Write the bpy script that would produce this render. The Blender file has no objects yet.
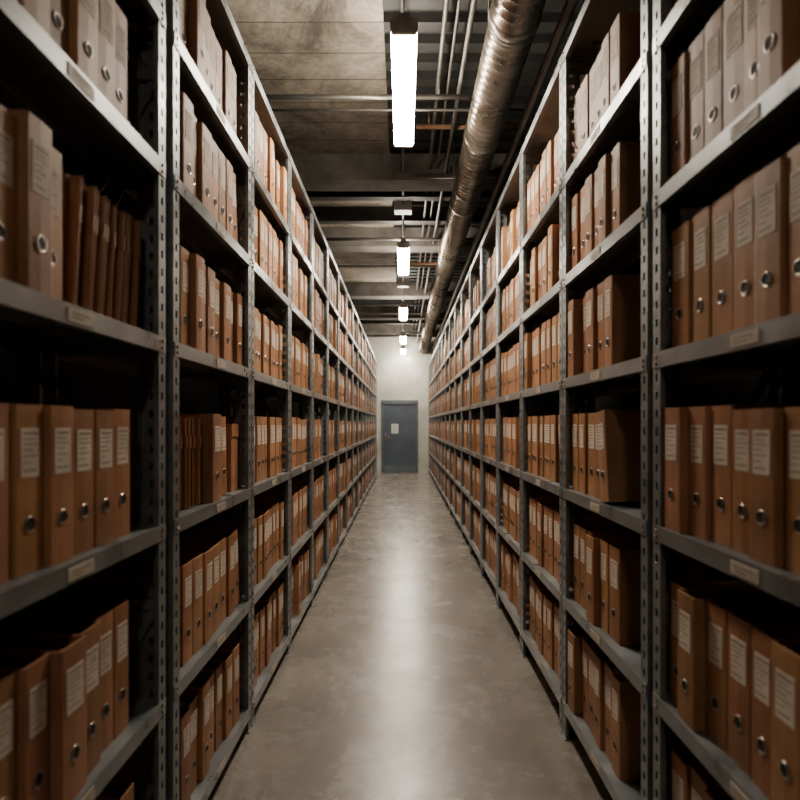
import bpy, math, random
import numpy as np
from mathutils import Matrix, Vector
random.seed(7)
scene=bpy.context.scene
U=0.68; H=1.36
XL=-0.68; XR=0.70
WALLY=16.3; CEIL=3.82; SIDE=2.3

# ---------------- materials ----------------
def newmat(name):
    m=bpy.data.materials.new(name); m.use_nodes=True
    nt=m.node_tree; b=nt.nodes['Principled BSDF']
    return m,nt,b
def ramp(nt,fac,stops):
    r=nt.nodes.new('ShaderNodeValToRGB')
    els=r.color_ramp.elements
    while len(els)<len(stops): els.new(0.5)
    for e,(p,c) in zip(els,stops):
        e.position=p; e.color=(c[0],c[1],c[2],1)
    nt.links.new(fac,r.inputs['Fac']); return r
def noise(nt,scale,detail=4,rough=0.55,vec=None,dist=0.0):
    n=nt.nodes.new('ShaderNodeTexNoise'); n.inputs['Scale'].default_value=scale
    n.inputs['Detail'].default_value=detail; n.inputs['Roughness'].default_value=rough
    n.inputs['Distortion'].default_value=dist
    if vec is not None: nt.links.new(vec,n.inputs['Vector'])
    return n
def objco(nt,sc=(1,1,1)):
    t=nt.nodes.new('ShaderNodeTexCoord'); mp=nt.nodes.new('ShaderNodeMapping')
    mp.inputs['Scale'].default_value=sc
    nt.links.new(t.outputs['Object'],mp.inputs['Vector']); return mp.outputs['Vector']
def mulc(nt,a,c):
    mul=nt.nodes.new('ShaderNodeMix'); mul.data_type='RGBA'; mul.blend_type='MULTIPLY'; mul.inputs['Factor'].default_value=1
    nt.links.new(a,mul.inputs[6]); nt.links.new(c,mul.inputs[7]); return mul.outputs[2]
def simple(name,c1,c2,scale=6,rough=0.6,metal=0.0,bump=0.0,sc=(1,1,1),rvar=0.0,detail=4):
    m,nt,b=newmat(name); v=objco(nt,sc)
    n=noise(nt,scale,detail,vec=v)
    r=ramp(nt,n.outputs['Fac'],[(0.32,c1),(0.68,c2)])
    nt.links.new(r.outputs['Color'],b.inputs['Base Color'])
    b.inputs['Metallic'].default_value=metal
    b.inputs['Roughness'].default_value=rough
    if rvar:
        mr=nt.nodes.new('ShaderNodeMapRange')
        mr.inputs['To Min'].default_value=rough-rvar; mr.inputs['To Max'].default_value=rough+rvar
        mr.inputs['From Min'].default_value=0.3; mr.inputs['From Max'].default_value=0.7
        nt.links.new(n.outputs['Fac'],mr.inputs['Value']); nt.links.new(mr.outputs['Result'],b.inputs['Roughness'])
    if bump:
        bp=nt.nodes.new('ShaderNodeBump'); bp.inputs['Strength'].default_value=bump; bp.inputs['Distance'].default_value=0.01
        nt.links.new(n.outputs['Fac'],bp.inputs['Height']); nt.links.new(bp.outputs['Normal'],b.inputs['Normal'])
    return m

M_steel=simple('rack_steel',(0.13,0.147,0.155),(0.23,0.25,0.26),scale=9,rough=0.4,metal=0.5,rvar=0.1)
M_shelf=simple('shelf_steel',(0.17,0.187,0.198),(0.27,0.287,0.298),scale=7,rough=0.35,metal=0.5,rvar=0.1)
M_tag=simple('shelf_tag_card',(0.42,0.37,0.3),(0.55,0.49,0.4),scale=30,rough=0.6)
M_page=simple('paper_block',(0.16,0.085,0.045),(0.30,0.18,0.105),scale=3,rough=0.85,sc=(1,90,1))
M_metal=simple('ring_nickel',(0.33,0.29,0.25),(0.5,0.45,0.4),scale=20,rough=0.28,metal=1.0)
M_hole=simple('ring_hole_dark',(0.008,0.006,0.005),(0.015,0.011,0.009),scale=20,rough=0.8)
M_ink=simple('label_ink',(0.26,0.19,0.14),(0.36,0.28,0.21),scale=120,rough=0.8)
M_duct=simple('galvanised_duct',(0.13,0.108,0.088),(0.31,0.27,0.225),scale=5,rough=0.33,metal=0.85,rvar=0.1,bump=0.15)
M_pipe=simple('pipe_steel',(0.07,0.066,0.062),(0.15,0.138,0.125),scale=5,rough=0.4,metal=0.6)
M_copper=simple('pipe_rust',(0.15,0.075,0.04),(0.27,0.145,0.085),scale=9,rough=0.5,metal=0.4)
M_housing=simple('lamp_housing',(0.42,0.42,0.4),(0.52,0.52,0.5),scale=12,rough=0.45)
M_deck=simple('steel_deck_dark',(0.012,0.012,0.012),(0.032,0.031,0.03),scale=4,rough=0.6,metal=0.3)
M_beam=simple('beam_concrete',(0.05,0.046,0.04),(0.13,0.12,0.104),scale=4,rough=0.8,bump=0.3)
M_door=simple('door_paint',(0.042,0.06,0.082),(0.058,0.08,0.105),scale=3,rough=0.45)
M_frame=simple('door_frame_paint',(0.07,0.085,0.105),(0.10,0.12,0.14),scale=5,rough=0.5)
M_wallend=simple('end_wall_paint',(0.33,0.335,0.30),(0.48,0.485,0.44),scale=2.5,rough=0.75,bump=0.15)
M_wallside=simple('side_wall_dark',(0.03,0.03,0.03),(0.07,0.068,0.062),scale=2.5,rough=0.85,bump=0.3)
M_paper=simple('notice_paper',(0.5,0.5,0.46),(0.58,0.58,0.54),scale=9,rough=0.7)

# label
m,nt,b=newmat('spine_label'); v=objco(nt)
n=noise(nt,14,4,vec=v); r=ramp(nt,n.outputs['Fac'],[(0.3,(0.56,0.47,0.385)),(0.7,(0.74,0.66,0.565))])
nt.links.new(r.outputs['Color'],b.inputs['Base Color']); b.inputs['Roughness'].default_value=0.7
b.inputs['Specular IOR Level'].default_value=0.25; M_label=m

# binder board
m,nt,b=newmat('binder_board'); v=objco(nt)
at=nt.nodes.new('ShaderNodeAttribute'); at.attribute_name='tone'
n=noise(nt,7,6,vec=v); r=ramp(nt,n.outputs['Fac'],[(0.3,(0.265,0.122,0.056)),(0.7,(0.42,0.207,0.103))])
nt.links.new(mulc(nt,r.outputs['Color'],at.outputs['Color']),b.inputs['Base Color']); b.inputs['Roughness'].default_value=0.55
b.inputs['Specular IOR Level'].default_value=0.28
n2=noise(nt,140,3,vec=v); bp=nt.nodes.new('ShaderNodeBump'); bp.inputs['Strength'].default_value=0.12; bp.inputs['Distance'].default_value=0.004
nt.links.new(n2.outputs['Fac'],bp.inputs['Height']); nt.links.new(bp.outputs['Normal'],b.inputs['Normal'])
M_board=m

# floor
m,nt,b=newmat('polished_concrete'); v=objco(nt)
n=noise(nt,1.3,8,0.6,vec=v,dist=0.6); n2=noise(nt,14,6,0.65,vec=v)
v3=objco(nt,(1,1,1)); n3=noise(nt,3,9,0.75,vec=v3,dist=0.3)
r=ramp(nt,n.outputs['Fac'],[(0.3,(0.14,0.122,0.103)),(0.55,(0.205,0.182,0.156)),(0.75,(0.275,0.247,0.214))])
r2=ramp(nt,n2.outputs['Fac'],[(0.3,(0.74,0.74,0.74)),(0.7,(1.12,1.12,1.12))])
nt.links.new(mulc(nt,r.outputs['Color'],r2.outputs['Color']),b.inputs['Base Color'])
mr=nt.nodes.new('ShaderNodeMapRange'); mr.inputs['From Min'].default_value=0.3; mr.inputs['From Max'].default_value=0.7
mr.inputs['To Min'].default_value=0.18; mr.inputs['To Max'].default_value=0.34
nt.links.new(n3.outputs['Fac'],mr.inputs['Value']); nt.links.new(mr.outputs['Result'],b.inputs['Roughness'])
b.inputs['Specular IOR Level'].default_value=0.75
bp=nt.nodes.new('ShaderNodeBump'); bp.inputs['Strength'].default_value=0.2; bp.inputs['Distance'].default_value=0.01
nt.links.new(n3.outputs['Fac'],bp.inputs['Height']); nt.links.new(bp.outputs['Normal'],b.inputs['Normal'])
M_floor=m

# board-formed concrete ceiling
m,nt,b=newmat('board_formed_concrete'); v=objco(nt)
n=noise(nt,1.3,9,0.72,vec=v,dist=0.8)
r=ramp(nt,n.outputs['Fac'],[(0.34,(0.06,0.049,0.037)),(0.48,(0.22,0.19,0.15)),(0.68,(0.43,0.38,0.31))])
nf=noise(nt,25,6,0.7,vec=v); rf=ramp(nt,nf.outputs['Fac'],[(0.35,(0.65,0.65,0.65)),(0.6,(1,1,1))])
br=nt.nodes.new('ShaderNodeTexBrick'); nt.links.new(v,br.inputs['Vector'])
br.inputs['Scale'].default_value=1.0; br.inputs['Mortar Size'].default_value=0.006
br.inputs['Brick Width'].default_value=2.4; br.inputs['Row Height'].default_value=0.3
br.inputs['Color1'].default_value=(0.72,0.72,0.72,1); br.inputs['Color2'].default_value=(1,1,1,1); br.inputs['Mortar'].default_value=(0.3,0.28,0.25,1)
nt.links.new(mulc(nt,mulc(nt,r.outputs['Color'],br.outputs['Color']),rf.outputs['Color']),b.inputs['Base Color']); b.inputs['Roughness'].default_value=0.8
bp=nt.nodes.new('ShaderNodeBump'); bp.inputs['Strength'].default_value=0.5; bp.inputs['Distance'].default_value=0.01
nt.links.new(br.outputs['Fac'],bp.inputs['Height']); bp.invert=True
nt.links.new(bp.outputs['Normal'],b.inputs['Normal'])
M_ceil=m

def emit(name,s):
    m,nt,b=newmat(name); b.inputs['Base Color'].default_value=(0.9,0.9,0.88,1)
    b.inputs['Emission Color'].default_value=(1.0,0.885,0.72,1); b.inputs['Emission Strength'].default_value=s
    return m
M_emit=emit('lamp_diffuser',145); M_emit2=emit('lamp_diffuser_dimmed',36)  # second diffuser: unseen rear lamp, dimmed to keep the near binders darker

# ---------------- mesh helpers ----------------
class MB:
    def __init__(s): s.v=[]; s.f=[]; s.m=[]; s.sm=[]
    def quad(s,a,b_,c,d,mi=0):
        k=len(s.v); s.v+= [a,b_,c,d]; s.f.append((k,k+1,k+2,k+3)); s.m.append(mi); s.sm.append(False)
    def box(s,x0,x1,y0,y1,z0,z1,mi=0):
        k=len(s.v)
        s.v+=[(x0,y0,z0),(x1,y0,z0),(x1,y1,z0),(x0,y1,z0),(x0,y0,z1),(x1,y0,z1),(x1,y1,z1),(x0,y1,z1)]
        for f in [(0,3,2,1),(4,5,6,7),(0,1,5,4),(1,2,6,5),(2,3,7,6),(3,0,4,7)]:
            s.f.append(tuple(k+i for i in f)); s.m.append(mi); s.sm.append(False)
    def prism(s,poly,axis,a,b_,mi=0,smooth=False):
        k=len(s.v); n=len(poly)
        for t in (a,b_):
            for p in poly:
                s.v.append((p[0],p[1],t) if axis=='z' else (p[0],t,p[1]))
        for i in range(n):
            j=(i+1)%n
            q=(k+i,k+j,k+n+j,k+n+i)
            s.f.append(q if axis=='z' else q[::-1]); s.m.append(mi); s.sm.append(smooth)
        c0=tuple(k+i for i in range(n)); c1=tuple(k+n+i for i in range(n))
        if axis=='z': s.f+=[c0[::-1],c1]
        else: s.f+=[c0,c1[::-1]]
        s.m+=[mi,mi]; s.sm+=[False,False]
    def tube(s,p0,p1,r,seg=12,mi=0,prof=None):
        p0=Vector(p0);p1=Vector(p1); d=(p1-p0); L=d.length; d.normalize()
        up=Vector((0,0,1)) if abs(d.z)<0.9 else Vector((1,0,0))
        a=d.cross(up).normalized(); c=a.cross(d)
        prof=prof or [(0,r),(L,r)]
        k=len(s.v)
        for (t,rr) in prof:
            for i in range(seg):
                an=2*math.pi*i/seg
                s.v.append(tuple(p0+d*t+a*math.cos(an)*rr+c*math.sin(an)*rr))
        for q in range(len(prof)-1):
            for i in range(seg):
                j=(i+1)%seg
                s.f.append((k+q*seg+i,k+(q+1)*seg+i,k+(q+1)*seg+j,k+q*seg+j)); s.m.append(mi); s.sm.append(True)
        s.f.append(tuple(k+i for i in range(seg))); s.m.append(mi); s.sm.append(False)
        e=k+(len(prof)-1)*seg
        s.f.append(tuple(e+i for i in range(seg))[::-1]); s.m.append(mi); s.sm.append(False)
    def strut(s,p0,p1,w,t,mi=0):
        p0=Vector(p0);p1=Vector(p1); d=(p1-p0).normalized(); n=d.cross(Vector((0,1,0))).normalized()*w/2
        yy=Vector((0,t/2,0)); k=len(s.v)
        for p in (p0,p1):
            for q in (-n-yy,n-yy,n+yy,-n+yy): s.v.append(tuple(p+q))
        for f in [(0,1,2,3),(7,6,5,4),(0,4,5,1),(1,5,6,2),(2,6,7,3),(3,7,4,0)]:
            s.f.append(tuple(k+i for i in f)); s.m.append(mi); s.sm.append(False)
    def mesh(s,name,mats):
        me=bpy.data.meshes.new(name); me.from_pydata(s.v,[],s.f)
        for mm in mats: me.materials.append(mm)
        me.polygons.foreach_set('material_index',s.m); me.polygons.foreach_set('use_smooth',s.sm); me.update()
        return me
def link(me,name,parent=None,loc=(0,0,0),rot=0.0):
    o=bpy.data.objects.new(name,me); scene.collection.objects.link(o)
    o.location=loc; o.rotation_euler=(0,0,rot)
    if parent: o.parent=parent
    return o
def boxobj(name,x0,x1,y0,y1,z0,z1,mat,parent=None):
    b=MB(); b.box(x0,x1,y0,y1,z0,z1); return link(b.mesh(name,[mat]),name,parent)

# ---------------- room shell ----------------
Y0=-2.6
boxobj('floor',-SIDE,SIDE,Y0,WALLY,-0.1,0,M_floor)
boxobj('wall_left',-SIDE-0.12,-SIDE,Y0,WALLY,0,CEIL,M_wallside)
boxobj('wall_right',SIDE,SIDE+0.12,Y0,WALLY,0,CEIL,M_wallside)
boxobj('wall_back',-SIDE,SIDE,Y0-0.12,Y0,0,CEIL,M_wallside)
DX0,DX1,DZ=-0.60,0.42,1.97
b=MB()
b.box(-SIDE,DX0,WALLY,WALLY+0.15,0,CEIL); b.box(DX1,SIDE,WALLY,WALLY+0.15,0,CEIL)
b.box(DX0,DX1,WALLY,WALLY+0.15,DZ,CEIL)
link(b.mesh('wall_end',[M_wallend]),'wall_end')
b=MB()
b.box(-SIDE,-0.12,Y0,WALLY,CEIL,CEIL+0.12,0)
b.box(-0.12,SIDE,Y0,WALLY,CEIL+0.06,CEIL+0.12,1)
y=Y0
while y<WALLY-0.1:
    b.box(-0.12,SIDE,y,y+0.09,CEIL,CEIL+0.06,1); y+=0.2
link(b.mesh('ceiling',[M_ceil,M_deck]),'ceiling')
b=MB()
for y in (1.6,5.35,7.35,10.2,12.3,14.4):
    b.box(-SIDE,SIDE,y,y+0.26,CEIL-0.24,CEIL)
link(b.mesh('ceiling_beams',[M_beam]),'trim_1')
b=MB()
for y in (5.95,6.65,11.3,13.4,15.4):  # nearest two bars added to darken an unevenly lit ceiling stretch
    b.box(-SIDE,SIDE,y,y+0.01,CEIL-0.17,CEIL-0.001); b.box(-SIDE,SIDE,y-0.045,y+0.055,CEIL-0.18,CEIL-0.17)
link(b.mesh('ceiling_joists_and_shade',[M_deck]),'trim_2')

# door
dr=bpy.data.objects.new('door_1',None); scene.collection.objects.link(dr)
b=MB()
b.box(DX0,DX0+0.05,WALLY-0.03,WALLY+0.1,0,DZ,0); b.box(DX1-0.05,DX1,WALLY-0.03,WALLY+0.1,0,DZ,0)
b.box(DX0,DX1,WALLY-0.03,WALLY+0.1,DZ-0.05,DZ,0)
link(b.mesh('door_frame',[M_frame]),'door_frame',dr)
b=MB(); b.box(DX0+0.055,DX1-0.055,WALLY+0.01,WALLY+0.055,0.01,DZ-0.055,0)
b.box(DX0+0.055,DX1-0.055,WALLY+0.004,WALLY+0.01,0.01,0.22,1)
b.box(DX0+0.28,DX0+0.47,WALLY+0.005,WALLY+0.01,1.1,1.36,2)
for i in range(5): b.box(DX0+0.31,DX0+0.44,WALLY+0.003,WALLY+0.005,1.14+i*0.042,1.15+i*0.042,1)
link(b.mesh('door_leaf',[M_door,M_frame,M_paper]),'door_leaf',dr)
b=MB(); b.box(DX0+0.09,DX0+0.15,WALLY,WALLY+0.01,0.92,1.1,0); b.tube((DX0+0.12,WALLY-0.06,1.0),(DX0+0.12,WALLY+0.01,1.0),0.011)
b.tube((DX0+0.12,WALLY-0.055,1.0),(DX0+0.25,WALLY-0.055,1.0),0.011)
link(b.mesh('door_handle',[M_metal]),'door_handle',dr)
b=MB(); b.box(DX0-0.0,DX1+0.0,WALLY-0.018,WALLY,DZ+0.001,DZ+0.05)
link(b.mesh('door_head_trim',[M_frame]),'door_head_trim',dr)

# ---------------- racks ----------------
TOP=2.99; BAY=0.90; DEP=0.42; PW=0.046; PF=0.07
def perforated(b,axis,a0,a1,fix0,fix1,z0,z1,pitch=0.05,hole=0.022,frac=0.3):
    w=a1-a0; c0=a0+w*(0.5-frac/2); c1=a0+w*(0.5+frac/2)
    def bx(p0,p1,q0,q1):
        if axis=='y': b.box(fix0,fix1,p0,p1,q0,q1)
        else: b.box(p0,p1,fix0,fix1,q0,q1)
    bx(a0,c0,z0,z1); bx(c1,a1,z0,z1)
    z=z0
    while z<z1:
        ze=min(z+pitch-hole,z1); bx(c0,c1,z,ze); z+=pitch
def post(b,xf,sgn_x,yc,sgn_y,z1=TOP):
    t=0.003
    ya,yb=sorted((yc,yc+sgn_y*PW)); xa,xb=sorted((xf,xf+sgn_x*t))
    perforated(b,'y',ya,yb,xa,xb,0,z1)
    xa,xb=sorted((xf+sgn_x*t,xf+sgn_x*PF)); y0,y1=sorted((yc,yc+sgn_y*t))
    perforated(b,'x',xa,xb,y0,y1,0,z1)
    xa,xb=sorted((xf+sgn_x*t,xf+sgn_x*0.014)); y0,y1=sorted((yc+sgn_y*PW,yc+sgn_y*(PW-t)))
    b.box(xa,xb,y0,y1,0,z1)
    xa,xb=sorted((xf+sgn_x*PF,xf+sgn_x*(PF-t))); y0,y1=sorted((yc+sgn_y*t,yc+sgn_y*0.016))
    b.box(xa,xb,y0,y1,0,z1)
    xa,xb=sorted((xf+sgn_x*-0.006,xf+sgn_x*0.075)); y0,y1=sorted((yc,yc+sgn_y*0.055))
    b.box(xa,xb,y0,y1,0,0.006)
def build_rack_meshes(levels,tag):
    b=MB(); g=0.004
    post(b,0,-1,g,1); post(b,0,-1,BAY-g,-1)
    post(b,-DEP,1,g,1); post(b,-DEP,1,BAY-g,-1)
    for yy in (g+0.018,BAY-g-0.018):
        zs=[0.12,0.85,1.6,2.35,2.92]
        for z in zs: b.box(-DEP+0.01,-0.01,yy-0.002,yy+0.002,z-0.015,z+0.015)
        for i in range(len(zs)-1):
            a,c=(-0.03,-DEP+0.03) if i%2 else (-DEP+0.03,-0.03)
            b.strut((a,yy+0.004,zs[i]+0.02),(c,yy+0.004,zs[i+1]-0.02),0.022,0.003)
    fr=b.mesh('rack_frame_'+tag,[M_steel])
    s=MB(); y0=0.008; y1=BAY-0.008
    for z in levels+[TOP-0.01]:
        s.box(-DEP+0.004,-0.002,y0,y1,z-0.003,z)
        s.box(-0.001,0.003,y0+0.0,y1,z-0.042,z+0.001)
        s.box(-0.018,-0.001,y0+0.01,y1-0.01,z-0.042,z-0.039)
        s.box(-DEP,-DEP+0.004,y0,y1,z-0.042,z)
        s.box(-DEP+0.02,-0.02,y0+0.02,y0+0.023,z-0.04,z-0.003); s.box(-DEP+0.02,-0.02,y1-0.023,y1-0.02,z-0.04,z-0.003)
        s.box(-DEP*0.5-0.03,-DEP*0.5+0.03,y0+0.02,y1-0.02,z-0.02,z-0.003)
        for yy in (y0+0.022,y1-0.022):
            for dz in (-0.012,-0.03): s.tube((0.003,yy,z+dz),(0.007,yy,z+dz),0.005,8,2)
        if z<TOP-0.05:
            yc=BAY*0.5
            s.box(0.003,0.005,yc-0.05,yc+0.05,z-0.035,z-0.008,1)
            s.box(0.005,0.0056,yc-0.035,yc+0.03,z-0.018,z-0.015,3); s.box(0.005,0.0056,yc-0.035,yc+0.01,z-0.027,z-0.0245,3)
    sh=s.mesh('rack_shelves_'+tag,[M_shelf,M_tag,M_metal,M_ink])
    return fr,sh
LL=[H-l*0.68 for l in (1.85,1.15,0.42,-0.36,-1.09,-1.72)]
LR=[H-l*0.70 for l in (1.72,1.07,0.40,-0.28,-0.91,-1.53)]
frL,shL=build_rack_meshes(LL,'a'); frR,shR=build_rack_meshes(LR,'b')
YL0=1.737; YR0=1.68
bays=[]
for k in range(-2,15):
    bays.append(('L',k,YL0+BAY*k-(0.05 if k<0 else 0)))
for k in range(-2,16):
    bays.append(('R',k,YR0+BAY*k-(0.03 if k<0 else 0)))
for side,k,y in bays:
    e=bpy.data.objects.new('metal_shelving_rack',None); scene.collection.objects.link(e)
    if side=='L':
        e.location=(XL,y,0)
        link(frL,'frame',e); link(shL,'shelves',e)
    else:
        e.location=(XR,y+BAY,0); e.rotation_euler=(0,0,math.pi)
        link(frR,'frame',e); link(shR,'shelves',e)

# ---------------- binders ----------------
BH=0.322; BD=0.285
def binder_template(w):
    b=MB(); h=w/2; c=0.005
    b.prism([(-0.006,-h),(-c*0.4,-h),(0-0.0005,-h+c),(0.0008,0),(-0.0005,h-c),(-c*0.4,h),(-0.006,h)],'z',0,BH,0)
    b.box(-BD,-0.006,-h,-h+0.003,0,BH,0); b.box(-BD,-0.006,h-0.003,h,0,BH,0)
    b.box(-BD+0.012,-0.03,-h+0.010,h-0.022,0.008,BH-0.02,1)
    b.box(-BD+0.02,-0.02,-h+0.006,-h+0.009,0.004,BH-0.004,0)
    b.tube((-0.06,h-0.015,BH*0.25),(-0.06,h-0.015,BH*0.8),0.003,6,3)
    lx=0.0012
    b.box(-0.001,lx,-h*0.64,h*0.64,BH*0.57,BH*0.86,2)
    rows=[(0.83,1.0,0.010),(0.795,0.8,0.005),(0.765,0.95,0.005),(0.73,0.65,0.005),(0.695,0.9,0.005),(0.655,0.5,0.005),(0.61,0.85,0.007)]
    for (zz,ln,t) in rows:
        t*=0.55
        b.quad((lx+0.0004,-h*0.52,BH*zz-t/2),(lx+0.0004,-h*0.52+h*1.04*ln,BH*zz-t/2),(lx+0.0004,-h*0.52+h*1.04*ln,BH*zz+t/2),(lx+0.0004,-h*0.52,BH*zz+t/2),5)
    zc=BH*0.29; seg=14; k=len(b.v); radii=[(0.0165,0.0008),(0.0155,0.0028),(0.0135,0.0028),(0.0125,0.0012)]
    for (r,xx) in radii:
        for i in range(seg):
            a=2*math.pi*i/seg; b.v.append((xx,math.cos(a)*r,zc+math.sin(a)*r))
    for q in range(3):
        for i in range(seg):
            j=(i+1)%seg
            b.f.append((k+q*seg+i,k+q*seg+j,k+(q+1)*seg+j,k+(q+1)*seg+i)); b.m.append(3); b.sm.append(True)
    b.f.append(tuple(k+3*seg+i for i in range(seg))); b.m.append(4); b.sm.append(False)
    return b
def folder_template(w=0.016):
    b=MB(); h=w/2
    b.prism([(-0.003,-h),(0.0,0),(-0.003,h)],'z',0,0.30,0)
    b.box(-0.26,-0.003,-h,-h+0.0015,0,0.30,0); b.box(-0.26,-0.003,h-0.0015,h,0,0.312,0)
    b.box(-0.25,-0.006,-h+0.003,h-0.003,0.003,0.29,1)
    b.box(-0.001,0.001,-h*0.6,h*0.6,0.2,0.24,0)
    return b
def carton_template(w=0.1):
    b=MB(); h=w/2
    b.box(-0.28,0,-h,h,0,0.27,0); b.box(-0.283,0.003,-h-0.002,h+0.002,0.23,0.285,0)
    return b
WID=[0.080,0.088,0.097]
TB=[binder_template(w) for w in WID]; TF=folder_template(); TC=carton_template()
class Acc:
    def __init__(s): s.V=[];s.F=[];s.M=[];s.S=[];s.T=[];s.n=0
    def add(s,t,mat,tone):
        A=np.array(t.v); R=np.array(mat); P=A@R[:3,:3].T+R[:3,3]
        s.V.append(P); n=s.n
        s.F+= [tuple(i+n for i in f) for f in t.f]; s.M+=t.m; s.S+=t.sm
        s.T.append(np.tile(np.array(tone+(1.0,)),(len(A),1))); s.n+=len(A)
acc=Acc()
def place(t,side,y,z,setback,lean=0.0,yaw=0.0,tone=None,hs=1.0):
    x=(XL-setback) if side=='L' else (XR+setback)
    R=Matrix.Rotation(math.pi if side=='R' else 0,4,'Z')
    M=Matrix.Translation((x,y,z))@Matrix.Rotation(lean,4,'X')@R@Matrix.Rotation(yaw,4,'Z')@Matrix.Diagonal((1,1,hs,1))
    if tone is None:
        g=random.uniform(0.78,1.15); tone=(g,g*random.uniform(0.94,1.06),g*random.uniform(0.88,1.08))
    acc.add(t,M,tone)
def fill(side,z,y0,y1,near_gap=0.0,far_gap=0.0,near_anchor=False):
    ya=y0+near_gap; yb_=y1-far_gap
    items=[]; used=0
    while True:
        i=random.choice([0,0,1,1,2]); w=WID[i]; g=random.choice([0.001,0.002,0.004,0.009])
        if used+w>yb_-ya: break
        items.append((i,used+w/2)); used+=w+g
    rem=(yb_-ya)-used; hs=1.0
    for n,(i,c) in enumerate(items):
        w=WID[i]
        if random.random()<0.35: hs=random.choice([0.965,0.985,1.0,1.0,1.02])
        y=(ya+c) if near_anchor else (yb_-c)
        sb=0.020+random.uniform(0,0.02)
        if random.random()<0.06: sb=0.006
        lean=0.0; dz=0.0
        if n==len(items)-1 and rem>0.015 and random.random()<0.6:
            d=min(rem,0.045); th=math.asin(d/(BH*hs)); y+= d if near_anchor else -d
            lean=th if near_anchor else -th; dz=w/2*math.sin(th)
        place(TB[i],side,y,z+0.0008+dz,sb,lean=lean,yaw=0 if lean else random.uniform(-0.02,0.02),hs=hs)
def folders(side,z,y0,y1,lean):
    y=y0
    while y<y1:
        g=random.uniform(0.75,1.0)
        ln=lean+random.uniform(-0.01,0.01)
        place(TF,side,y,z+0.004,0.035+random.uniform(0,0.03),lean=ln,yaw=random.uniform(-0.02,0.02),tone=(g,g,g))
        y+=0.0195
for side,k,yb in bays:
    lev=LL if side=='L' else LR
    y0=yb+0.053; y1=yb+BAY-0.053
    for li,z in enumerate(lev):
        ng=random.choice([0,0,0,0,0.05,0.1]) if k>1 else 0.0
        fg=0.0
        if k>1 and random.random()<0.12: fg=random.uniform(0.05,0.15)
        if side=='R' and k==0: ng=0.25; fg=0.0
        if side=='L' and k==-1 and li==3:
            folders(side,z,yb+0.48,y1-0.04,-0.10)
            fill(side,z,y0,yb+0.455); continue
        if side=='L' and k==0 and li==2:
            folders(side,z,y0+0.012,y0+0.32,0.0)
            fill(side,z,y0+0.335,y1-0.17,near_anchor=True)
            place(TC,side,y1-0.07,z+0.001,0.04); continue
        if side=='L' and k==-1: fg=0.10
        fill(side,z,y0,y1,ng,fg,near_anchor=(side=='L' and k==0))
V=np.concatenate(acc.V); T=np.concatenate(acc.T)
me=bpy.data.meshes.new('lever_arch_binders'); me.from_pydata(V.tolist(),[],acc.F)
for mm in (M_board,M_page,M_label,M_metal,M_hole,M_ink): me.materials.append(mm)
me.polygons.foreach_set('material_index',acc.M); me.polygons.foreach_set('use_smooth',acc.S)
ca=me.color_attributes.new('tone','FLOAT_COLOR','POINT'); ca.data.foreach_set('color',T.astype(np.float32).ravel())
me.update(); link(me,'lever_arch_binders')

# ---------------- lamps ----------------
LZ=H+1.92
def lamp_mesh(em):
    b=MB(); L=1.2
    b.prism([(-0.054,0),(0.054,0),(0.066,0.02),(0.066,0.05),(-0.066,0.05),(-0.066,0.02)],'y',0.02,L-0.02,1)
    b.box(-0.035,0.035,0.0,L,0.0505,0.075,0)
    for ya,yb in ((0,0.02),(L-0.02,L)):
        b.prism([(-0.058,-0.003),(0.058,-0.003),(0.069,0.02),(0.069,0.055),(0.055,0.072),(-0.055,0.072),(-0.069,0.055),(-0.069,0.02)],'y',ya,yb,0)
    for y in (0.2,L-0.2):
        b.tube((0,y,0.07),(0,y,CEIL-LZ-0.001),0.008,8,2)
        b.box(-0.03,0.03,y-0.03,y+0.03,0.075,0.085,2)
    b.box(-0.03,0.03,0.02,0.10,0.075,0.11,0)
    return b.mesh('fluorescent_batten',[M_housing,em,M_pipe])
lm=lamp_mesh(M_emit); lm2=lamp_mesh(M_emit2)
for y in (-2.0,2.88,6.4,9.7,12.9,15.05):
    link(lm2 if y<0 else lm,'fluorescent_ceiling_lamp',None,(0.005,y,LZ))

# ---------------- duct ----------------
b=MB(); R=0.118; prof=[]; L=WALLY+2.0; t=0.0; i=0
while t<L-0.08:
    prof+=[(t,R),(t+0.036,R),(t+0.044,R+0.009),(t+0.052,R+0.009),(t+0.060,R)]
    t+=0.066; i+=1
    if i%18==0:
        prof+=[(t,R),(t+0.002,R+0.014),(t+0.05,R+0.014),(t+0.052,R)]; t+=0.06
prof.append((L,R))
DXc=0.565; DZc=H+2.06
d=bpy.data.objects.new('ventilation_duct',None); scene.collection.objects.link(d)
b.tube((DXc,-2.0,DZc),(DXc,WALLY,DZc),R,28,0,prof)
link(b.mesh('spiral_duct',[M_duct]),'spiral_duct',d)
b=MB(); y=0.9
while y<WALLY:
    b.tube((DXc,y-0.014,DZc),(DXc,y+0.014,DZc),R+0.012,28)
    for s in (-1,1): b.tube((DXc+s*(R+0.008),y,DZc),(DXc+s*(R+0.008),y,CEIL),0.005,6)
    y+=2.1
link(b.mesh('duct_hangers',[M_pipe]),'duct_hangers',d)

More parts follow.
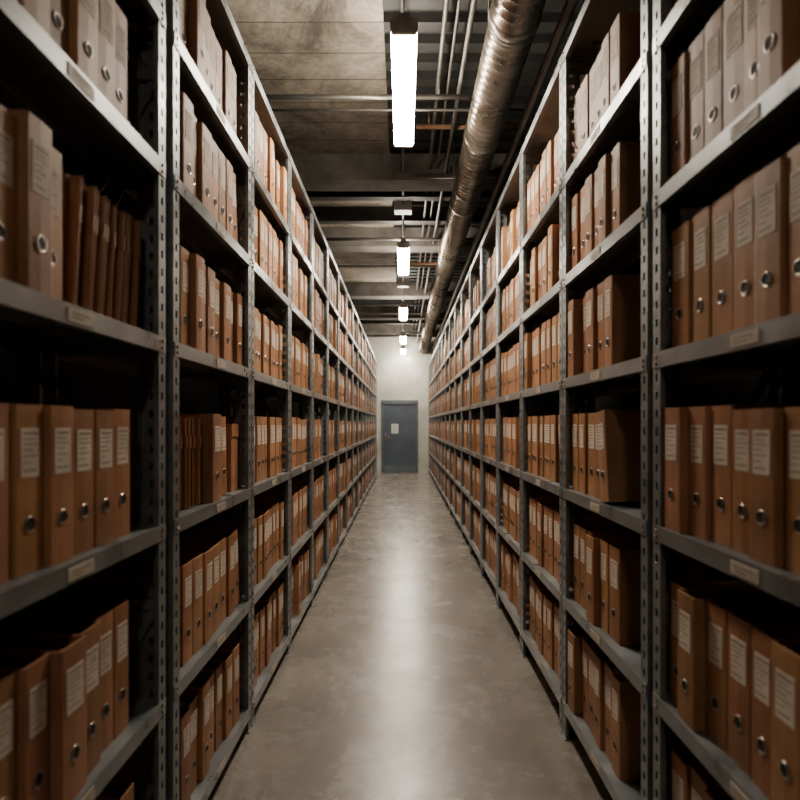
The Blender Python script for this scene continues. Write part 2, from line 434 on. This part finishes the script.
# ---------------- pipes / conduits ----------------
e=bpy.data.objects.new('ceiling_pipework',None); scene.collection.objects.link(e)
b=MB()
for (x,z,r) in [(0.24,H+2.33,0.014),(0.31,H+2.33,0.010),(0.38,H+2.26,0.016),(0.82,H+2.05,0.03),(0.92,H+2.12,0.018),(1.05,H+2.2,0.022),(-1.1,H+2.2,0.03),(0.0,H+2.30,0.012)]:
    b.tube((x,-2.3,z),(x,WALLY,z),r,10)
for (y,z,r,x0,x1) in [(3.92,H+2.18,0.016,-1.6,0.44),(4.12,H+2.2,0.010,-1.6,1.6),(7.0,H+2.2,0.02,-1.6,1.6),(8.2,H+2.2,0.014,-1.6,1.6),(11.2,H+2.1,0.02,-1.6,1.6),(1.55,H+2.3,0.015,0.1,1.8),(5.1,H+2.15,0.02,0.1,1.6)]:
    b.tube((x0,y,z),(x1,y,z),r,10)
    for xx in (x0+0.3,x1-0.2): b.tube((xx,y,z),(xx,y,CEIL),0.005,6)
link(b.mesh('steel_pipes',[M_pipe]),'steel_pipes',e)
b=MB()
for (y,z,r,x0,x1) in [(4.55,H+2.3,0.018,0.1,1.6),(8.0,H+2.18,0.02,0.1,1.6),(2.6,H+2.25,0.014,0.2,1.5)]:
    b.tube((x0,y,z),(x1,y,z),r,10)
    for xx in (x0+0.1,x1-0.2): b.tube((xx,y,z),(xx,y,CEIL),0.005,6)
link(b.mesh('rust_pipes',[M_copper]),'rust_pipes',e)
b=MB()
for y in (6.1,9.45): 
    b.box(-0.09,0.09,y,y+0.14,H+2.22,H+2.34); b.box(-0.02,0.02,y+0.05,y+0.09,H+2.34,CEIL)
link(b.mesh('junction_boxes',[M_housing]),'junction_boxes',e)

# ---------------- world & camera ----------------
w=bpy.data.worlds.new('w'); scene.world=w; w.use_nodes=True
nt=w.node_tree
nt.nodes['Background'].inputs['Color'].default_value=(0.5,0.5,0.5,1)
nt.nodes['Background'].inputs['Strength'].default_value=0.02
cam=bpy.data.cameras.new('camera'); co=bpy.data.objects.new('camera',cam); scene.collection.objects.link(co)
co.location=(0,0,H); co.rotation_euler=(math.radians(90),0,0)
cam.sensor_width=36; cam.lens=588/800*36; cam.shift_x=-3/800; cam.shift_y=24/800
cam.clip_start=0.02
cam.dof.use_dof=True; cam.dof.focus_distance=3.8; cam.dof.aperture_fstop=2.4
scene.camera=co
